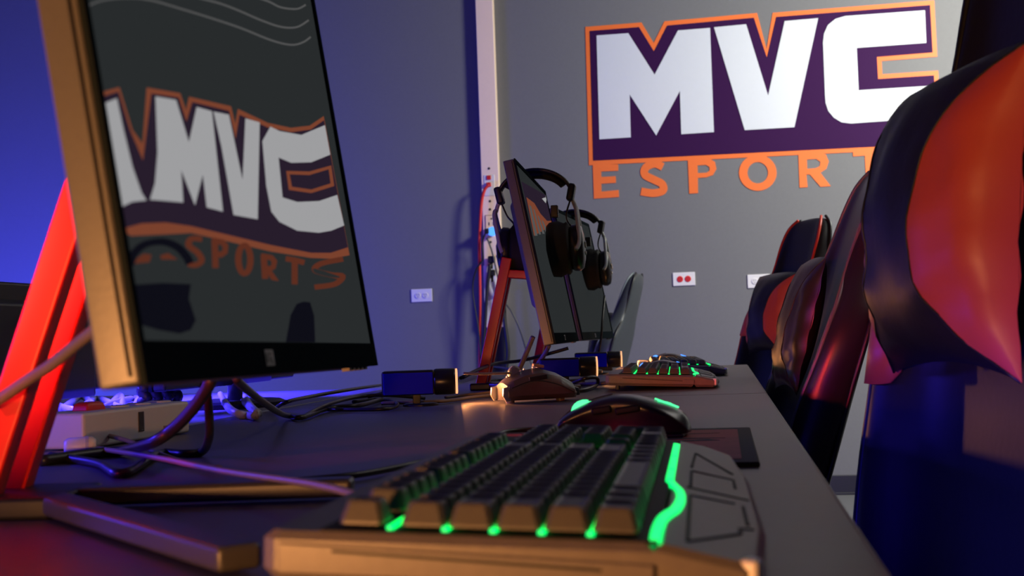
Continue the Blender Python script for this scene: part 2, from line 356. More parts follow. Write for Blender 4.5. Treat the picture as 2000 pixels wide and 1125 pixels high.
# warped logo and room reflections painted onto the screen as dim glow, laid out once in the panel's own flat coordinates (s, t)
T1 = mk(pose1); M1 = Matrix.Translation(pose1[0]) @ Matrix.Rotation(pose1[1], 4, 'Z')
pp = M1 @ T1(0,0,0); ps = (M1 @ T1(1,0,0))-pp; pt = (M1 @ T1(0,0,1))-pp; pn = ps.cross(pt).normalized()
def st(x, y):           # tracing coordinates -> screen plane
    q = onplane(x/2.6158, y/2.6158, pp, pn)-pp; return (q.dot(ps)/ps.length_squared, q.dot(pt))
S0, S1, B0, B1 = -MW/2+0.006, MW/2-0.008, 0.019, MH-0.008
def clipst(P):
    out = []
    for (s, t) in P: out.append((min(max(s, S0+0.0005), S1-0.0005), min(max(t, B0+0.0005), B1-0.0005)))
    return out
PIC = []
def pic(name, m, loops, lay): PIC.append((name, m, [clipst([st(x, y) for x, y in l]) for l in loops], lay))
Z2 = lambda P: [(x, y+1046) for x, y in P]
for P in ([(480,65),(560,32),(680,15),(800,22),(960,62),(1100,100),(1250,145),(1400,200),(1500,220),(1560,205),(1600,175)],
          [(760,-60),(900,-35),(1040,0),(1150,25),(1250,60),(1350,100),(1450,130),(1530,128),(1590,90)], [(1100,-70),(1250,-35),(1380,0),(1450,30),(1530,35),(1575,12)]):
    pic('painted_reflection_line', scrL, [stroke(s2(P), 9)], 1)  # wavy ceiling reflection painted as dim lines
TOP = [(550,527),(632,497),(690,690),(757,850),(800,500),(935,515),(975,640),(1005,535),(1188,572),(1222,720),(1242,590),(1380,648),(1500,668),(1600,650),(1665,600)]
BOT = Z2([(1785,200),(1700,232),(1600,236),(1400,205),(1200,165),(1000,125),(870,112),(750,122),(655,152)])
pic('painted_glow_orange', scrO, [[(545,505),(640,474),(705,690),(757,760),(778,470),(945,492),(975,580),(990,508),(1200,548),(1222,640),(1235,560),(1385,625),(1500,645),(1595,630),(1665,578)] + Z2([(1795,240),(1700,262),(1600,262),(1400,238),(1200,198),(1000,160),(920,168),(700,188),(660,168)])], 1)
pic('painted_glow_plum', scrP, [TOP+BOT], 2)
pic('painted_glow_diagonal', scrW, [[(552,562),(622,533),(655,690),(700,880),(745,1010),(770,1050),(700,1060),(632,1090)]], 3)
pic('painted_glow_m', scrW, [[(818,515),(920,528),(985,745),(1025,560),(1100,578),(1155,1090),(1075,1072),(1055,900),(1015,1062),(945,880),(955,1052),(870,1048),(790,1045),(815,960),(828,800)]], 3)
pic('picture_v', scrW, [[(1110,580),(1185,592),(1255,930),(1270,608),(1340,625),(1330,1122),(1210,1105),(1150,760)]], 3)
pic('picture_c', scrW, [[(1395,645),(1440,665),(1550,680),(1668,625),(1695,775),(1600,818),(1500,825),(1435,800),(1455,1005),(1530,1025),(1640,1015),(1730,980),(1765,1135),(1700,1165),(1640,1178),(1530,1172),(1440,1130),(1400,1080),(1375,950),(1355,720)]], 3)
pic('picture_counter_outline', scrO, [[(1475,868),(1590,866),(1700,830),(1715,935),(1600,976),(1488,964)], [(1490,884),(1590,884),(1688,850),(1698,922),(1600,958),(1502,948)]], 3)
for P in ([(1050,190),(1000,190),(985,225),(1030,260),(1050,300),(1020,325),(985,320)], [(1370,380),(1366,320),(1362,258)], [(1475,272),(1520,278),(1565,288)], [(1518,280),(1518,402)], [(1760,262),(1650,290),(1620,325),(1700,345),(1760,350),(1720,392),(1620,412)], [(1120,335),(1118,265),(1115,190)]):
    pic('painted_glow_letter', scrO2, [stroke(Z2(s2(P)), 26)], 3)
pic('painted_glow_letter', scrO2, [Z2([(1105,180),(1160,188),(1182,215),(1178,258),(1150,280),(1118,276)]), Z2([(1130,212),(1152,215),(1160,235),(1150,252),(1130,250)])], 3)
pic('painted_glow_letter', scrO2, [Z2([(1352,250),(1405,258),(1428,285),(1420,325),(1400,338),(1436,388),(1405,384),(1372,338),(1354,335)]), Z2([(1374,280),(1400,283),(1405,300),(1396,316),(1376,312)])], 3)
pic('painted_glow_letter', scrO2, [Z2(ell(1265,285,44,86)), Z2(ell(1265,285,17,58))], 3)
pic('painted_glow_letter', scrO2, [Z2([(715,330),(730,300),(760,278),(795,282),(785,320)])], 3)
pic('painted_glow_letter', scrO2, [Z2([(845,282),(880,270),(925,300),(850,302)])], 3)
pic('painted_reflection_arch', scrK, [stroke(Z2(s2([(688,340),(705,285),(760,232),(850,212),(925,235),(970,280),(990,318)])), 34)], 4)  # headset and chair reflections painted as near-black shapes
pic('painted_reflection_cup', scrK, [Z2([(700,440),(850,425),(990,425),(980,500),(1015,610),(990,660),(940,680),(830,665),(735,640),(700,560)])], 4)
pic('painted_reflection_chair', scrK, [Z2([(1478,712),(1500,560),(1530,502),(1560,490),(1592,492),(1612,560),(1620,712)])], 4)
MI = M1.inverted(); FT = [MI @ onz(690, 950, DZ+0.008), MI @ onz(470, 1090, DZ+0.008)]
PIC2 = []; EM = st(526*2.6158, 706*2.6158); EM = (EM[0], 0.0095)
def monitor(pose, label, first):
    T = mk(pose); root = thing('monitor', label, 'monitor', pose[0], pose[1], 'monitors on red stands')
    def slab(s0, s1, t0, t1, d0, d1): return G().add([T(s, d, t) for t in (t0, t1) for d in (d0, d1) for s in (s0, s1)], [(0,2,3,1),(4,5,7,6),(0,1,5,4),(2,6,7,3),(0,4,6,2),(1,3,7,5)])
    obj('rear_case', slab(-MW/2+0.0004, MW/2-0.0004, 0.0004, MH-0.0004, 0.0028, MT), caseM, root, bevel=0.002)
    for sg in (-1, 1): obj('case_seam', slab(sg*MW/2-0.0012, sg*MW/2+0.0002, 0.004, MH-0.004, 0.0062, 0.0072), grooveM, root)
    obj('rear_bulge', G().loft([[T(s*k, dd, 0.17+t*k2) for s, t in ((-0.2,-0.11),(0.2,-0.11),(0.2,0.11),(-0.2,0.11))] for k, k2, dd in ((1,1,MT-0.002),(0.9,0.85,MT+0.014),(0.6,0.6,MT+0.018))]), caseM, root, bevel=0.004)
    bz = G()
    for a in ((-MW/2, MW/2, 0, B0), (-MW/2, MW/2, B1, MH), (-MW/2, S0, B0, B1), (S1, MW/2, B0, B1)):
        g = slab(*a, 0.0, 0.0026); bz.add(g.v, g.f)
    fr = obj('bezel', bz, bezelM, root)
    e0, t0 = EM
    fl = lambda s, t, d: T(e0+s, -d, t0+t)
    obj('emblem', G().poly([[(-0.009,-0.0048),(0.009,-0.0048),(0.009,0.0048),(-0.009,0.0048)]], fl, 0.0002, 0.0008), mat('emblem_grey', (0.045,0.05,0.055), 0.4, noise=0.05), fr)
    e = G()
    for P in ([(-0.006,-0.003),(-0.003,-0.003),(-0.003,0.003),(-0.006,0.003)], [(0.0,-0.001),(0.004,-0.0035),(0.006,-0.0025),(0.002,0.0005)], [(0.0,0.0015),(0.006,0.0015),(0.006,0.0032),(0.0,0.0032)]):
        e.poly([P], fl, 0.0008, 0.0012)
    obj('emblem_mark', e, mat('emblem_dark', (0.012,0.014,0.016), 0.4, noise=0.05), fr)
    for k in range(5):
        obj('control_button', slab(MW/2-0.10+k*0.016, MW/2-0.092+k*0.016, -0.002, 0.001, 0.004, 0.010), cableG if k == 0 else blackp, root)
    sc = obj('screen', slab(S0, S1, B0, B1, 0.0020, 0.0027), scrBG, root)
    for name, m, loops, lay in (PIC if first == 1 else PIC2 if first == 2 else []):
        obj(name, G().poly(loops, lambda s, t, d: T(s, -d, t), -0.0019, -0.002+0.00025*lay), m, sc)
    # speaker lip under the panel and cable ports
    obj('port_block', slab(-0.09, 0.09, 0.02, 0.05, MT, MT+0.012), blackp, root, bevel=0.002)
    # red stand: two inclined bars, crossbar, mounting arm, black two-pronged foot
    yb, yt = (0.205, 0.115) if first == 1 else (0.172, 0.112)
    for sx in (-0.021, 0.021):
        obj('stand_leg', G().bar((sx, yb, 0.008), (sx, yt, 0.255), 0.017, 0.020, (0,1,0)), redM, root, bevel=0.002)
    obj('crossbar', G().box((0, yt+0.012, 0.205), (0.05, 0.012, 0.012)), redM, root, bevel=0.002)
    obj('mounting_arm', G().bar((0, yt+0.01, 0.225), T(0, MT+0.012, 0.14), 0.05, 0.016), redM, root, bevel=0.002)
    for sx in (-1, 1):
        obj('foot', G().bar((sx*0.012, 0.165, 0.008), (FT[0] if sx > 0 else FT[1]), 0.022, 0.012), footM, root, bevel=0.003)
    obj('foot_plate', G().box((0, yb-0.018, 0.007), (0.085, 0.075, 0.014)), blackp, root, bevel=0.003)
    return root, T
mon1, T1 = monitor(pose1, 'large near monitor with a dim warped logo, cut by the picture top', 1)
N2 = pix(1086, 671, 2.22); F2 = N2 + Vector((-0.02, 0.54, 0)).normalized()*MW
pose2 = panel_frame(N2, F2, R(10.5))
T2 = mk(pose2); M2 = Matrix.Translation(pose2[0]) @ Matrix.Rotation(pose2[1], 4, 'Z')
qp = M2 @ T2(0,0,0); qs = (M2 @ T2(1,0,0))-qp; qt = (M2 @ T2(0,0,1))-qp; qn = qs.cross(qt).normalized()
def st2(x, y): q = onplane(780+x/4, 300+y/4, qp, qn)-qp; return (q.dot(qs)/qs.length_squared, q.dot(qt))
for nm, m_, P, ly in (('painted_glow_plum', scrP, [(960,215),(1180,345),(1245,600),(1060,640)], 1), ('painted_glow_orange', scrO, [(1000,340),(1060,385),(1110,470),(1160,525),(1205,535),(1235,590),(1060,640)], 2), ('painted_reflection_oval', scrW, [(1120,350),(1150,340),(1185,365),(1180,385),(1150,385)], 2),
      ('painted_reflection_stripe', scrL, [(1020,400),(1035,410),(1085,640),(1066,640)], 3), ('painted_reflection_stripe', scrL, [(1052,430),(1062,440),(1112,630),(1098,630)], 3), ('painted_reflection_stripe', scrL, [(1085,480),(1095,490),(1140,625),(1126,625)], 3), ('painted_reflection_stripe', scrL, [(1118,520),(1130,530),(1165,610),(1150,615)], 3)):  # the sign's reflection painted on the second screen as dim glow
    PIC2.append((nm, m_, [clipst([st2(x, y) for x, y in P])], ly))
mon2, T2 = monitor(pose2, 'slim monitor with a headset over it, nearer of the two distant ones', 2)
N3 = pix(1140, 678, 3.10); N3.z = N2.z; F3 = N3 + Vector((0.03, 0.54, 0)).normalized()*MW
pose3 = panel_frame(N3, F3, R(10.5))
mon3, T3 = monitor(pose3, 'farthest monitor on the row, mostly hidden behind the nearer headset', 3)

# ------------------------------------------------------------------ headsets
def headset(pose, T, s, label, group='headsets hung on monitors', cable_pts=None):
    loc, yaw, z0, roll, tl = pose
    top = T(s, MT/2, MH) + Vector((0, -0.014, 0))
    M = Matrix.Translation(loc) @ Matrix.Rotation(yaw, 4, 'Z')
    h = thing('headset', label, 'headset', M @ top, yaw, group)
    # local: y = backwards (behind monitor), -y = towards the user, z up; the band rests on the panel's top edge
    rr, rv, z00 = 0.066, 0.048, -0.040
    arc = [Vector((0, -rr*1.02*math.sin(a), z00+rr*math.cos(a))) for a in [R(-98+k*14) for k in range(15)]]
    def band(w, th, a0, a1, off):
        rings = []
        for k in range(21):
            a = R(a0+(a1-a0)*k/20); d = Vector((0, -math.sin(a), math.cos(a))); c = Vector((0, d.y*(rr+off), z00 + d.z*(rv+off)))
            ww = w*(0.72+0.28*math.cos(a)); rings.append([c+Vector((e*ww/2, 0, 0))+d*f*th/2 for e, f in ((-1,-0.6),(-0.6,-1),(0.6,-1),(1,-0.6),(1,0.6),(0.6,1),(-0.6,1),(-1,0.6))])
        return G().loft(rings)
    obj('headband', band(0.034, 0.008, -74, 74, 0.008), leather2, h, smooth=True)
    obj('headband_pad', band(0.030, 0.012, -60, 60, -0.002), foamM, h, smooth=True)
    for sg in (-1, 1):
        d = Vector((0, -sg*math.sin(R(74)), math.cos(R(74)))); c = Vector((0, d.y*(rr+0.006), z00 + d.z*(rv+0.006)))
        obj('slider_cap', G().box(c+Vector((0, -sg*0.002, -0.006)), (0.034, 0.014, 0.034), Matrix.Rotation(sg*R(12), 3, 'X')), blackp, h, bevel=0.004)
        jx = c + Vector((0, -sg*0.004, -0.02)); cup = Vector((0, -rr-0.012 if sg > 0 else rr-0.004, z00-0.100))
        yk = obj('yoke', G().tube([jx, jx+Vector((0,-sg*0.005,-0.014)), jx+Vector((0.012,-sg*0.008,-0.026)), cup+Vector((0.036,-sg*0.008,0.012)), cup+Vector((0.044,-sg*0.002,-0.006))], 0.0042)
                  .tube([jx+Vector((0,-sg*0.005,-0.014)), jx+Vector((-0.012,-sg*0.008,-0.026)), cup+Vector((-0.036,-sg*0.008,0.012)), cup+Vector((-0.044,-sg*0.002,-0.006))], 0.0042), silverP, h, smooth=True)
        ax = Vector((0, -sg, 0.04))
        g = G().lathe([(0.036, -0.012), (0.040, -0.006), (0.041, 0.004), (0.036, 0.012), (0.022, 0.016), (0, 0.017)], (0,0,0), ax, 28)
        for v in g.v: v.z *= 1.14
        g.v = [v+cup for v in g.v]; sh = obj('ear_cup', g, blacks, h, smooth=True)
        g = G().lathe([(0.030, -0.056), (0.042, -0.056), (0.047, -0.050), (0.049, -0.034), (0.044, -0.022), (0.046, -0.017), (0.042, -0.012), (0.030, -0.012)], (0,0,0), ax, 28)
        for v in g.v: v.z *= 1.14
        g.v = [v+cup for v in g.v]; obj('ear_cushion', g, foamM, h, smooth=True)
        e = G()
        for P in (((-0.010,0.010),(-0.004,0.0)), ((-0.004,0.012),(0.004,0.002)), ((0.004,0.0),(0.012,0.004)), ((-0.010,-0.010),(0.0,-0.014)), ((0.0,-0.014),(0.010,-0.008))):
            (x0, q0), (x1, q1) = P; e.bar(cup+Vector((x0, -sg*0.0178, q0)), cup+Vector((x1, -sg*0.0178, q1)), 0.002, 0.0028)
        obj('emblem', e, whiteP, sh)
        obj('cable', G().tube([c+Vector((0.006,0,-0.018)), c+Vector((0.016, sg*0.010, -0.045)), cup+Vector((0.012, sg*0.016, 0.052)), cup+Vector((0.006, sg*0.006, 0.040))], 0.0018), cableB, h, smooth=True)
    obj('microphone_socket', G().box((-0.03, -rr+0.026, z00-0.030), (0.016, 0.014, 0.024)), blackp, h, bevel=0.002)
    return h
hs1 = headset(pose2, T2, 0.02, 'black headset with silver yokes over the nearer distant monitor')
hs2 = headset(pose3, T3, 0.0, 'smaller looking headset with brown lit cup over the farthest monitor')

# ------------------------------------------------------------------ keyboards
U = 0.01905
def keycap_mesh(w, h=1.0, ht=0.0095):
    a, b = w*U-0.0012, h*U-0.0012
    lv = [(0, 1, 1, 0.0), (0.0012, 1, 1, 0.0), (ht-0.0012, 0, 0, 0.0026), (ht-0.0002, 0, 0, 0.0034), (ht-0.0009, 0, 0, 0.0055)]
    rings = []
    for z, _, _, ins in lv:
        x, y, c = a/2-ins, b/2-ins*0.8, 0.0018
        rings.append([Vector((px, py, z)) for px, py in ((-x+c,-y),(x-c,-y),(x,-y+c),(x,y-c),(x-c,y),(-x+c,y),(-x,y-c),(-x,-y+c))])
    return mesh_of('keycap', G().loft(rings), False)
KM = {}
ROWS = [  # (row offset in units from the back edge of the Esc row, list of (start, width))
 (0.0, [(0,1)]+[(2+i,1) for i in range(4)]+[(6.5+i,1) for i in range(4)]+[(11+i,1) for i in range(4)]+[(15.25+i,1) for i in range(3)]),
 (1.32, [(i,1) for i in range(13)]+[(13,2)]+[(15.25+i,1) for i in range(3)]+[(18.5+i,1) for i in range(4)]),
 (2.32, [(0,1.5)]+[(1.5+i,1) for i in range(12)]+[(13.5,1.5)]+[(15.25+i,1) for i in range(3)]+[(18.5+i,1) for i in range(3)]),
 (3.32, [(0,1.75)]+[(1.75+i,1) for i in range(11)]+[(12.75,2.25)]+[(18.5+i,1) for i in range(3)]),
 (4.32, [(0,2.25)]+[(2.25+i,1) for i in range(10)]+[(12.25,2.75)]+[(16.25,1)]+[(18.5+i,1) for i in range(3)]),
 (5.32, [(0,1.25),(1.25,1.25),(2.5,1.25),(3.75,6.25),(10,1.25),(11.25,1.25),(12.5,1.25),(13.75,1.25)]+[(15.25+i,1) for i in range(3)]+[(18.5,2),(20.5,1)])]
KL = 22.5*U
def keyboard(loc, rz, tilt, label):
    """local x = length (Esc side -> numpad), local y = towards the monitor (back); user side is -y"""
    k = thing('keyboard', label, 'keyboard', loc, rz, 'green backlit keyboards')
    k.rotation_euler = (tilt, 0, rz)
    yb = 6.32*U            # key block: Esc row back edge at y = 0, bottom row front edge at y = -yb
    PT = 0.020             # height of the plate
    a, b = -0.012, KL+0.012
    back, front = 0.028, -yb-0.006
    # chassis with chamfered rim
    prof = [(a, back-0.006), (a+0.006, back), (b-0.006, back), (b, back-0.006), (b, front), (a, front)]
    g = G().loft([[Vector((x, y, 0)) for x, y in offset(prof, -0.004)], [Vector((x, y, 0.005)) for x, y in prof], [Vector((x, y, PT-0.003)) for x, y in prof], [Vector((x, y, PT)) for x, y in offset(prof, -0.004)]])
    obj('case', g, kbM, k)
    obj('key_plate', G().box(((a+b)/2, (front+0.004)/2, PT), (b-a-0.008, -front+0.006, 0.0012)), kbdark, k)
    # side rail with a stepped groove, as on the short near side
    for x in (a, b):
        sg = -1 if x == a else 1
        obj('side_rail', G().add([Vector((x+sg*dx, y, z)) for dx in (0, 0.002) for y, z in ((back-0.008, 0.004), (back-0.008, PT-0.004), (front, PT-0.0075), (front, 0.004))],
            [(0,1,2,3),(7,6,5,4),(0,4,5,1),(1,5,6,2),(2,6,7,3),(3,7,4,0)]), kbM, k, bevel=0.0008)
        obj('side_groove', G().bar((x+sg*0.0022, back-0.03, PT-0.0065), (x+sg*0.0022, front+0.02, 0.010), 0.0006, 0.0012, (0,0,1)), grooveM, k)
    # palm rest
    pr = [(a, front), (a+0.0, front-0.034), (a+0.02, front-0.041), (a+0.10, front-0.046), (b-0.15, front-0.046), (b-0.03, front-0.040), (b, front-0.022), (b, front)]
    def zt(y): return PT + 0.0005 - 0.009*((front-y)/0.046)
    g = G().loft([[Vector((x, y, 0.0)) for x, y in offset(pr, -0.003)], [Vector((x, y, 0.004)) for x, y in pr], [Vector((x, y, zt(y)-0.003)) for x, y in pr], [Vector((x, y, zt(y))) for x, y in offset(pr, -0.003)]])
    p = obj('palm_rest', g, kbM, k)
    gp = lambda x, y: Vector((x, y, zt(y)+0.0002))
    for L in ([(a+0.02,front-0.012),(a+0.16,front-0.012),(a+0.165,front-0.034)], [(a+0.02,front-0.012),(a+0.07,front-0.034),(a+0.085,front-0.034),(a+0.09,front-0.040)], [(a+0.19,front-0.010),(a+0.19,front-0.042)], [(a+0.20,front-0.012),(a+0.27,front-0.012),(a+0.27,front-0.036),(a+0.23,front-0.036)],
              [(a+0.29,front-0.012),(a+0.38,front-0.014),(a+0.30,front-0.036)], [(a+0.16,front-0.038),(a+0.10,front-0.038)]):
        gg = G()
        for i in range(len(L)-1): gg.bar(gp(*L[i]), gp(*L[i+1]), 0.0016, 0.0008)
        obj('groove', gg, grooveM, p)
    obj('corner_cap', G().box((a+0.006, front-0.036, 0.009), (0.010, 0.008, 0.012), Matrix.Rotation(R(-20), 3, 'Z')), whiteP, p, bevel=0.002)
    # green light band that bulges around the space bar
    band = [(-0.006,0.001),(0.02,0.001),(0.045,0.0),(0.065,-0.0022),(0.085,-0.0050),(0.12,-0.0068),(0.15,-0.0058),(0.17,-0.0025),(0.185,0.0)]
    def bandg(P):
        P = s2(P); o_ = stroke([(x, front-0.001+y) for x, y in P], 0.0042)
        return G().poly([o_], lambda x, y, d: Vector((x, y, zt(min(y, front))+d)), -0.001, 0.0012)
    obj('light_band', bandg(band), greenE2, k)
    for x0, x1 in ((0.19, 0.235), (0.24, 0.31), (0.315, 0.40)):
        obj('light_band', bandg([(x0, 0.0), ((x0+x1)/2, 0.0), (x1, 0.0)]), greenE2, k)
    # backlight strips in the gaps between the key rows
    for r in (1.16, 2.32, 3.32, 4.32, 5.32):
        obj('backlight', G().box((KL/2-0.0005, -r*U, PT+0.0012), (KL-0.003, 0.0022, 0.0014)), greenE, k)
        obj('backlight_dot', G().lathe([(0.0016, 0), (0.0016, 0.0012), (0.0008, 0.0018)], (-0.0012, -r*U, PT+0.0006), (0,0,1), 10), greenE2, k)
    for ro, keys in ROWS:
        for s, w in keys:
            h = 2.0 if (s == 21.5 and ro == 1.32) else 1.0
            if s == 21.5 and ro == 1.32: h = 1.0
            key = w
            if key not in KM: KM[key] = keycap_mesh(w)
            o = obj('key', KM[key], keyM, k); o.location = ((s+w/2)*U, -(ro+0.5)*U, PT+0.0018)
    for s in ((21.5, 2.32), (21.5, 4.32)):
        if 'tall' not in KM: KM['tall'] = keycap_mesh(1, 2)
        o = obj('key', KM['tall'], keyM, k); o.location = ((s[0]+0.5)*U, -(s[1]+1)*U, PT+0.0018)
    # folding feet at the back
    for x in (0.03, KL-0.03):
        obj('foot', G().box((x, back-0.02, -0.004), (0.026, 0.006, 0.010)), blackp, k, bevel=0.001)
    return k
# near keyboard: gap between the fourth and fifth key row passes through a known point
TLT = R(2.6)
def place_kb(px, py, depth, ang, label):
    P = pix(px, py, depth)      # world point of the near end of the shift/ctrl gap on the plate
    # local coordinates of this point: (0, -5.32U, 0.021)
    Mr = Matrix.Rotation(ang, 4, 'Z') @ Matrix.Rotation(TLT, 4, 'X')
    loc = P - (Mr @ Vector((0, -5.32*U, 0.021)))
    return keyboard(loc, ang, TLT, label)
kb1 = place_kb(1154, 1044, 0.496, R(90+1.0), 'large keyboard with green backlight in the foreground')
loc1 = kb1.location.copy()
kz = loc1.z
def place_kb2(px, py, ang, label):
    P = onz(px, py, kz+0.012)
    Mr = Matrix.Rotation(ang, 4, 'Z')
    q = P - (Mr @ Vector((0, -5.32*U, 0))); q.z = kz
    return keyboard(q, ang, TLT, label)
kb2 = place_kb2(1327, 736, R(90+2), 'distant keyboard just past the desk seam, side lit brown')
kb3 = place_kb2(1362, 716, R(90+4), 'farthest keyboard, mostly hidden behind another keyboard')

# ------------------------------------------------------------------ mice, mouse pad
def mouse_round(loc, rz, label, light, group='computer mice'):
    """local +x = front (buttons), sits on z = 0"""
    o = thing('mouse', label, 'mouse', loc, rz, group)
    prof = [(-0.063, 0.012, 0.006, 0.016), (-0.058, 0.022, 0.013, 0.024), (-0.045, 0.029, 0.024, 0.030), (-0.025, 0.036, 0.034, 0.0325), (-0.005, 0.041, 0.039, 0.031), (0.012, 0.040, 0.038, 0.029), (0.030, 0.035, 0.032, 0.030), (0.046, 0.028, 0.025, 0.032), (0.057, 0.021, 0.018, 0.031), (0.063, 0.015, 0.012, 0.027)]
    rings = []
    for x, zc, zs, hw in prof:
        rings.append([Vector((x, y*hw, z)) for y, z in ((-0.78, 0.0025), (-0.90, 0.004 if x > -0.06 else 0.003), (-0.86, zs*0.5), (-0.98, zs*0.80), (-0.90, zs*0.97), (-0.45, zc*0.985), (0, zc), (0.45, zc*0.985), (0.90, zs*0.97), (0.98, zs*0.80), (0.86, zs*0.5), (0.90, 0.004), (0.78, 0.0025))])
    obj('shell', G().loft(rings), blacks, o, sub=2)
    obj('base_plate', G().box((-0.002, 0, 0.0018), (0.112, 0.048, 0.0032)), blackp, o, bevel=0.0012)
    for sg in (-1, 1):
        for x0, x1 in ((-0.020, 0.004), (0.007, 0.026)):
            obj('side_button', G().box(((x0+x1)/2, sg*0.0295, 0.027), (x1-x0, 0.004, 0.007), Matrix.Rotation(R(8), 3, 'Y')), kbdark, o, bevel=0.002)
    obj('button_seam', G().tube([(0.010,0,0.0405),(0.030,0,0.0356),(0.050,0,0.0265),(0.062,0,0.0165)], 0.0007, 6), grooveM, o)
    g = G().lathe([(0.0095, -0.004), (0.0115, -0.003), (0.0115, 0.003), (0.0095, 0.004)], (0.038, 0, 0.0235), (0,1,0), 20)
    w = obj('scroll_wheel', g, blackp, o, smooth=True)
    g = G().lathe([(0.0098, -0.0052), (0.0122, -0.0046), (0.0122, -0.0030), (0.0098, -0.0028)], (0.038, 0, 0.0235), (0,1,0), 20); obj('wheel_light', g, light, w)
    g = G().lathe([(0.0098, 0.0028), (0.0122, 0.0030), (0.0122, 0.0046), (0.0098, 0.0052)], (0.038, 0, 0.0235), (0,1,0), 20); obj('wheel_light', g, light, w)
    e = G()
    for P in (((-0.048,0.0),(-0.036,0.004)), ((-0.044,-0.006),(-0.034,0.006)), ((-0.052,0.002),(-0.040,-0.004)), ((-0.038,0.0),(-0.030,0.0))):
        (x0, y0), (x1, y1) = P
        zz = lambda x: 0.0290 + (x+0.045)*0.39
        e.bar((x0, y0, zz(x0)+0.0004), (x1, y1, zz(x1)+0.0004), 0.0022, 0.0014)
    obj('glowing_emblem', e, light, o)
    return o
pad_t = 0.004
P0 = onz(1478, 902, DZ+pad_t); P1 = onz(1470, 834, DZ+pad_t)
yA, yB2 = P0.y, P1.y; xR_ = (P0.x+P1.x)/2; xL_ = xR_-0.26
mp = thing('mouse_pad', 'black bordered mouse pad with red streaked print', 'mouse pad', ((xL_+xR_)/2, (yA+yB2)/2, DZ))
w_, l_ = xR_-xL_, yB2-yA
obj('pad', G().box((0,0,pad_t/2), (w_, l_, pad_t)), padM, mp, bevel=0.0015)
obj('print', G().box((0,0,pad_t+0.0001), (w_-0.026, l_-0.05, 0.0003)), padR, mp)
for P in ([(-0.12,-0.02),(0.0,0.03),(0.105,0.045),(0.02,0.062),(-0.12,0.03)], [(-0.10,-0.10),(0.05,-0.06),(0.09,-0.04),(0.03,-0.045),(-0.10,-0.07)], [(-0.11,0.08),(0.02,0.09),(0.10,0.10),(-0.05,0.105)], [(0.02,0.01),(0.10,0.02),(0.09,0.035),(0.05,0.022)]):
    P = [(x*w_/0.26, y*l_/0.34) for x, y in P]
    obj('print_streak', G().poly([P], lambda x, y, d: Vector((x, y, pad_t+d)), 0.0002, 0.0005), padM, mp)
# foreground mouse: nose to the left (towards the monitors)
q = onz(1222, 850, DZ+pad_t)
mouse_round(pix(1220, 848, 1.215)*1.0, R(180-4), 'black mouse with green lit wheel and emblem on the pad', greenE3)
mm = [o for o in bpy.data.objects if o.name.startswith('mouse') and o.parent is None and o.type == 'EMPTY' and o.get('category') == 'mouse'][-1]
mm.location.z = DZ+pad_t+0.0005
b1 = onz(1285, 762); 
def backmouse(px, py, Y, label):
    p = ony(px, py, Y)       # glow point on the back of the mouse
    m_ = mouse_round((p.x-0.040, Y, DZ+0.0005), R(180), label, blueE); return m_
backmouse(1331, 712, 2.76, 'dark mouse glowing blue behind the keyboard past the seam')
backmouse(1337, 699, 3.52, 'farthest mouse glowing blue at the end of the desk')

